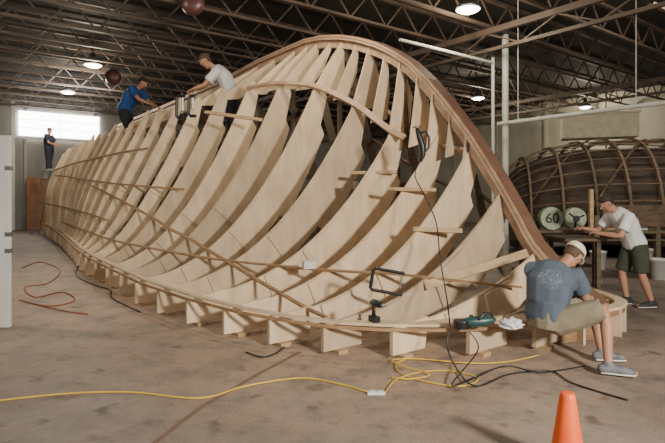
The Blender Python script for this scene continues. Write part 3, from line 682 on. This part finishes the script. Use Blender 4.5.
for v in bm.verts:
    k=1+.3*math.sin(v.co.x*5+v.co.y*3)*math.cos(v.co.z*6+v.co.x*4)+.1*math.sin(v.co.x*13+v.co.z*9)*math.sin(v.co.y*14)
    v.co=V((v.co.x*.10*k,v.co.y*.08*k,(v.co.z*.5+.5)*.09*k))+p
finish(bm,'rag',WT,smooth=True,label='crumpled white rag on the bow plank',cat='rag')
u_,t_=onhull(309,272); v_,z_=S(u_,t_); p=W(u_,v_,z_+.045)
bm=bmesh.new(); box(bm,(-.08,-.05,0),(.08,.05,.09),Matrix.Translation(p)@R(20,'Z')); box(bm,(-.085,-.055,.09),(.085,.055,.10),Matrix.Translation(p)@R(20,'Z'))
finish(bm,'small_box',WHITE,label='small white cardboard box resting on a frame',cat='box')
e=empty('door_panel',V((-4.35,6.3,0)),'white painted door panel standing open','door')
bm=bmesh.new(); box(bm,(-.45,-.025,0),(.45,.025,2.32)); finish(bm,'door_leaf',WHITE,e,bevel=.004)
bm=bmesh.new()
for z in(.9,1.1,1.9): box(bm,(.40,-.035,z),(.46,.035,z+.05))
finish(bm,'hinge',METAL,e)
for (x,y) in((598,269),(659,279),(645,266)):
    c=fl(x,y,0)
    e=empty('bucket',c,'white plastic bucket on the floor','bucket','buckets')
    bm=bmesh.new(); lathe(bm,(0,0,0),[(.14,0),(.165,.36),(.175,.36),(.175,.39),(.155,.39),(.15,.35),(.13,.03)],22); finish(bm,'bucket_body',WHITE,e,True)
    bm=bmesh.new(); P=[V((.175*math.cos(t),-.03-.02*math.sin(t),.36-.14*math.sin(t))) for t in [i*math.pi/10 for i in range(11)]]; tube(bm,P,[.004]*11,n=6); finish(bm,'bucket_handle',METAL,e)
pm=V((3.95,9.3,0)); e=empty('machine_stand',pm,'wooden machine stand with shelves and post','workbench')
bm=bmesh.new()
for x in(-.45,.6): 
    for y in(-.3,.3): beam(bm,(x,y,0),(x,y,.95),.08,.08,V((0,1,0)))
box(bm,(-.55,-.4,.95),(.7,.4,1.0)); box(bm,(-.45,-.3,.35),(.6,.3,.38)); finish(bm,'bench_frame',DARKW,e)
bm=bmesh.new(); box(bm,(.50,-.32,1.0),(.56,-.26,1.7)); finish(bm,'post',PINE,e)
pn=V((3.66,7.9,0)); e=empty('work_stand',pn,'low rough timber work stand beside the hull','workbench')
bm=bmesh.new()
for x in(-.22,.22):
    for y in(-.3,.3): beam(bm,(x,y,0),(x,y,.93),.06,.06,V((0,1,0)))
box(bm,(-.3,-.4,.93),(.3,.4,.97)); finish(bm,'stand_frame',DARKW,e)
for (x,y,h,r,m,nm) in((3.60,9.2,.16,.06,TEAL,'green'),(4.45,9.3,.13,.05,WHITE,'white'),(4.32,9.45,.2,.05,BLACK,'black')):
    bm=bmesh.new(); lathe(bm,(x,y,1.001),[(r,0),(r,h*.9),(r*.85,h),(r*.3,h+.004)],16); finish(bm,'paint_can',m,label=nm+' can standing on the machine stand',cat='can')
DISC=mat('disc_cream',(.42,.44,.34),(.26,.30,.2),12)
GRN=mat('green_paint',(.10,.20,.08),None,5)
def disc(c,r,text,label):
    e=empty('number_disc',c,label,'number disc')
    bm=bmesh.new(); lathe(bm,(0,0,0),[(r,-.05),(r*1.02,-.03),(r*1.02,.09),(r*.9,.1)],30,'y'); finish(bm,'disc_face',DISC,e)
    bm=bmesh.new(); bmesh.ops.create_cone(bm,segments=30,radius1=r*1.05,radius2=r*1.05,depth=.05,cap_ends=True,matrix=Matrix.Translation((0,.03,0))@R(90,'X')); finish(bm,'disc_rim',GRN,e)
    if text:
        t=bpy.data.curves.new('txt','FONT'); t.body=text; t.size=r*1.25; t.align_x='CENTER'; t.align_y='CENTER'; t.extrude=.004; t.offset=.003
        o=bpy.data.objects.new('painted_number',t); link(o); dg=bpy.context.evaluated_depsgraph_get(); me=bpy.data.meshes.new_from_object(o.evaluated_get(dg)); bpy.data.objects.remove(o)
        o=bpy.data.objects.new('painted_number',me); link(o); me.materials.append(BLACK); o.parent=e; o.rotation_euler=(math.pi/2,0,0); o.location=(0,-.056,0)
    else:
        bm=bmesh.new(); lathe(bm,(0,-.051,0),[(r*.3,-.03),(r*.3,0)],16,'y')
        for k in range(3):
            a=k*2.094+.4; beam(bm,(0,-.055,0),(math.cos(a)*r*.85,-.055,math.sin(a)*r*.85),.03,.012,V((0,1,0)))
        finish(bm,'hub_spokes',BLACK,e)
disc(V((3.72,8.85,1.20)),.19,'60','round cream disc painted with the number 60')
disc(V((4.12,8.85,1.20)),.18,'','round cream disc with green rim on the stand')
pb=V((6.4,10.6,0)); e=empty('workbench',pb,'rough timber workbench with shelf','workbench')
bm=bmesh.new()
for x in(-1.2,0,1.2):
    for y in(-.35,.35): beam(bm,(x,y,0),(x,y,1.2),.09,.09,V((0,1,0)))
box(bm,(-1.35,-.45,.85),(1.35,.45,.9)); box(bm,(-1.3,-.4,.7),(1.3,.4,.73)); finish(bm,'bench_frame',PLYD,e)
bm=bmesh.new(); box(bm,(-1.1,-.42,.98),(1.1,-.38,1.4)); finish(bm,'bench_back_panel',DARKW,e)
for (x,y,sx,sz,m,lb) in((5.6,10.45,.18,.22,PINE,'small wooden crate on the workbench'),(6.15,10.5,.14,.16,WHITE,'white carton on the workbench'),(6.9,10.5,.2,.25,DARKW,'dark brown box on the workbench')):
    bm=bmesh.new(); box(bm,(x-sx,y-.12,.901),(x+sx,y+.12,.9+sz)); box(bm,(x-sx-.01,y-.13,.9+sz*.8),(x+sx+.01,y+.13,.9+sz*.9)); finish(bm,'storage_box',m,label=lb,cat='box')
bm=bmesh.new(); c=ray(598,127,20); box(bm,(-1.3,-.5,-.45),(1.3,.5,.45),Matrix.Translation(c)@R(-20,'Z')); beam(bm,c+V((0,0,.4)),V((c.x,c.y,HC)),.05,.05,A)
box(bm,(-1.35,-.55,.42),(1.35,.55,.5),Matrix.Translation(c)@R(-20,'Z'))
finish(bm,'heater_unit',mat('beige_metal',(.72,.64,.46)),label='beige box-shaped heater hung from the roof',cat='heater',bevel=.02)
# ---------------------------------------------------------------- light
w=bpy.data.worlds.new('world'); bpy.context.scene.world=w; w.use_nodes=True
w.node_tree.nodes['Background'].inputs[0].default_value=(.98,.96,.94,1); w.node_tree.nodes['Background'].inputs[1].default_value=.14
def area(loc,tgt,size,en,col):
    l=bpy.data.lights.new('added_light','AREA'); l.energy=en; l.size=size; l.size_y=size*.6; l.shape='RECTANGLE'; l.color=col  # added area lights without fixtures, to brighten and model the scene
    o=bpy.data.objects.new('added_light',l); link(o); o.location=loc; o.rotation_euler=(V(tgt)-V(loc)).to_track_quat('-Z','Y').to_euler()
area((4.2,-1.2,3.2),(-2,9,1.4),.8,920,(1,.935,.82))  # added key, set to the right so near ribs shadow the farther ones
area((-4,-3,4.5),(0,6,0),2.5,230,(1,.94,.86))
area((-7.5,7,6.0),(-7,12,0),1.5,240,(1,.90,.74))
area((8,11,6.0),(9,16,1.5),3,190,(1,.90,.74))  # added to brighten the second hull and the right side
area((-9,19,5.9),(-13,24,3),2,110,(1,.95,.85))  # added to brighten the far end wall
cam=bpy.data.cameras.new('camera'); co=bpy.data.objects.new('camera',cam); link(co)
co.location=(0,0,1.6); co.rotation_euler=(math.pi/2,0,0); cam.sensor_width=36; cam.lens=36*520/665; cam.shift_y=-26.5/665; cam.clip_end=200
bpy.context.scene.camera=co
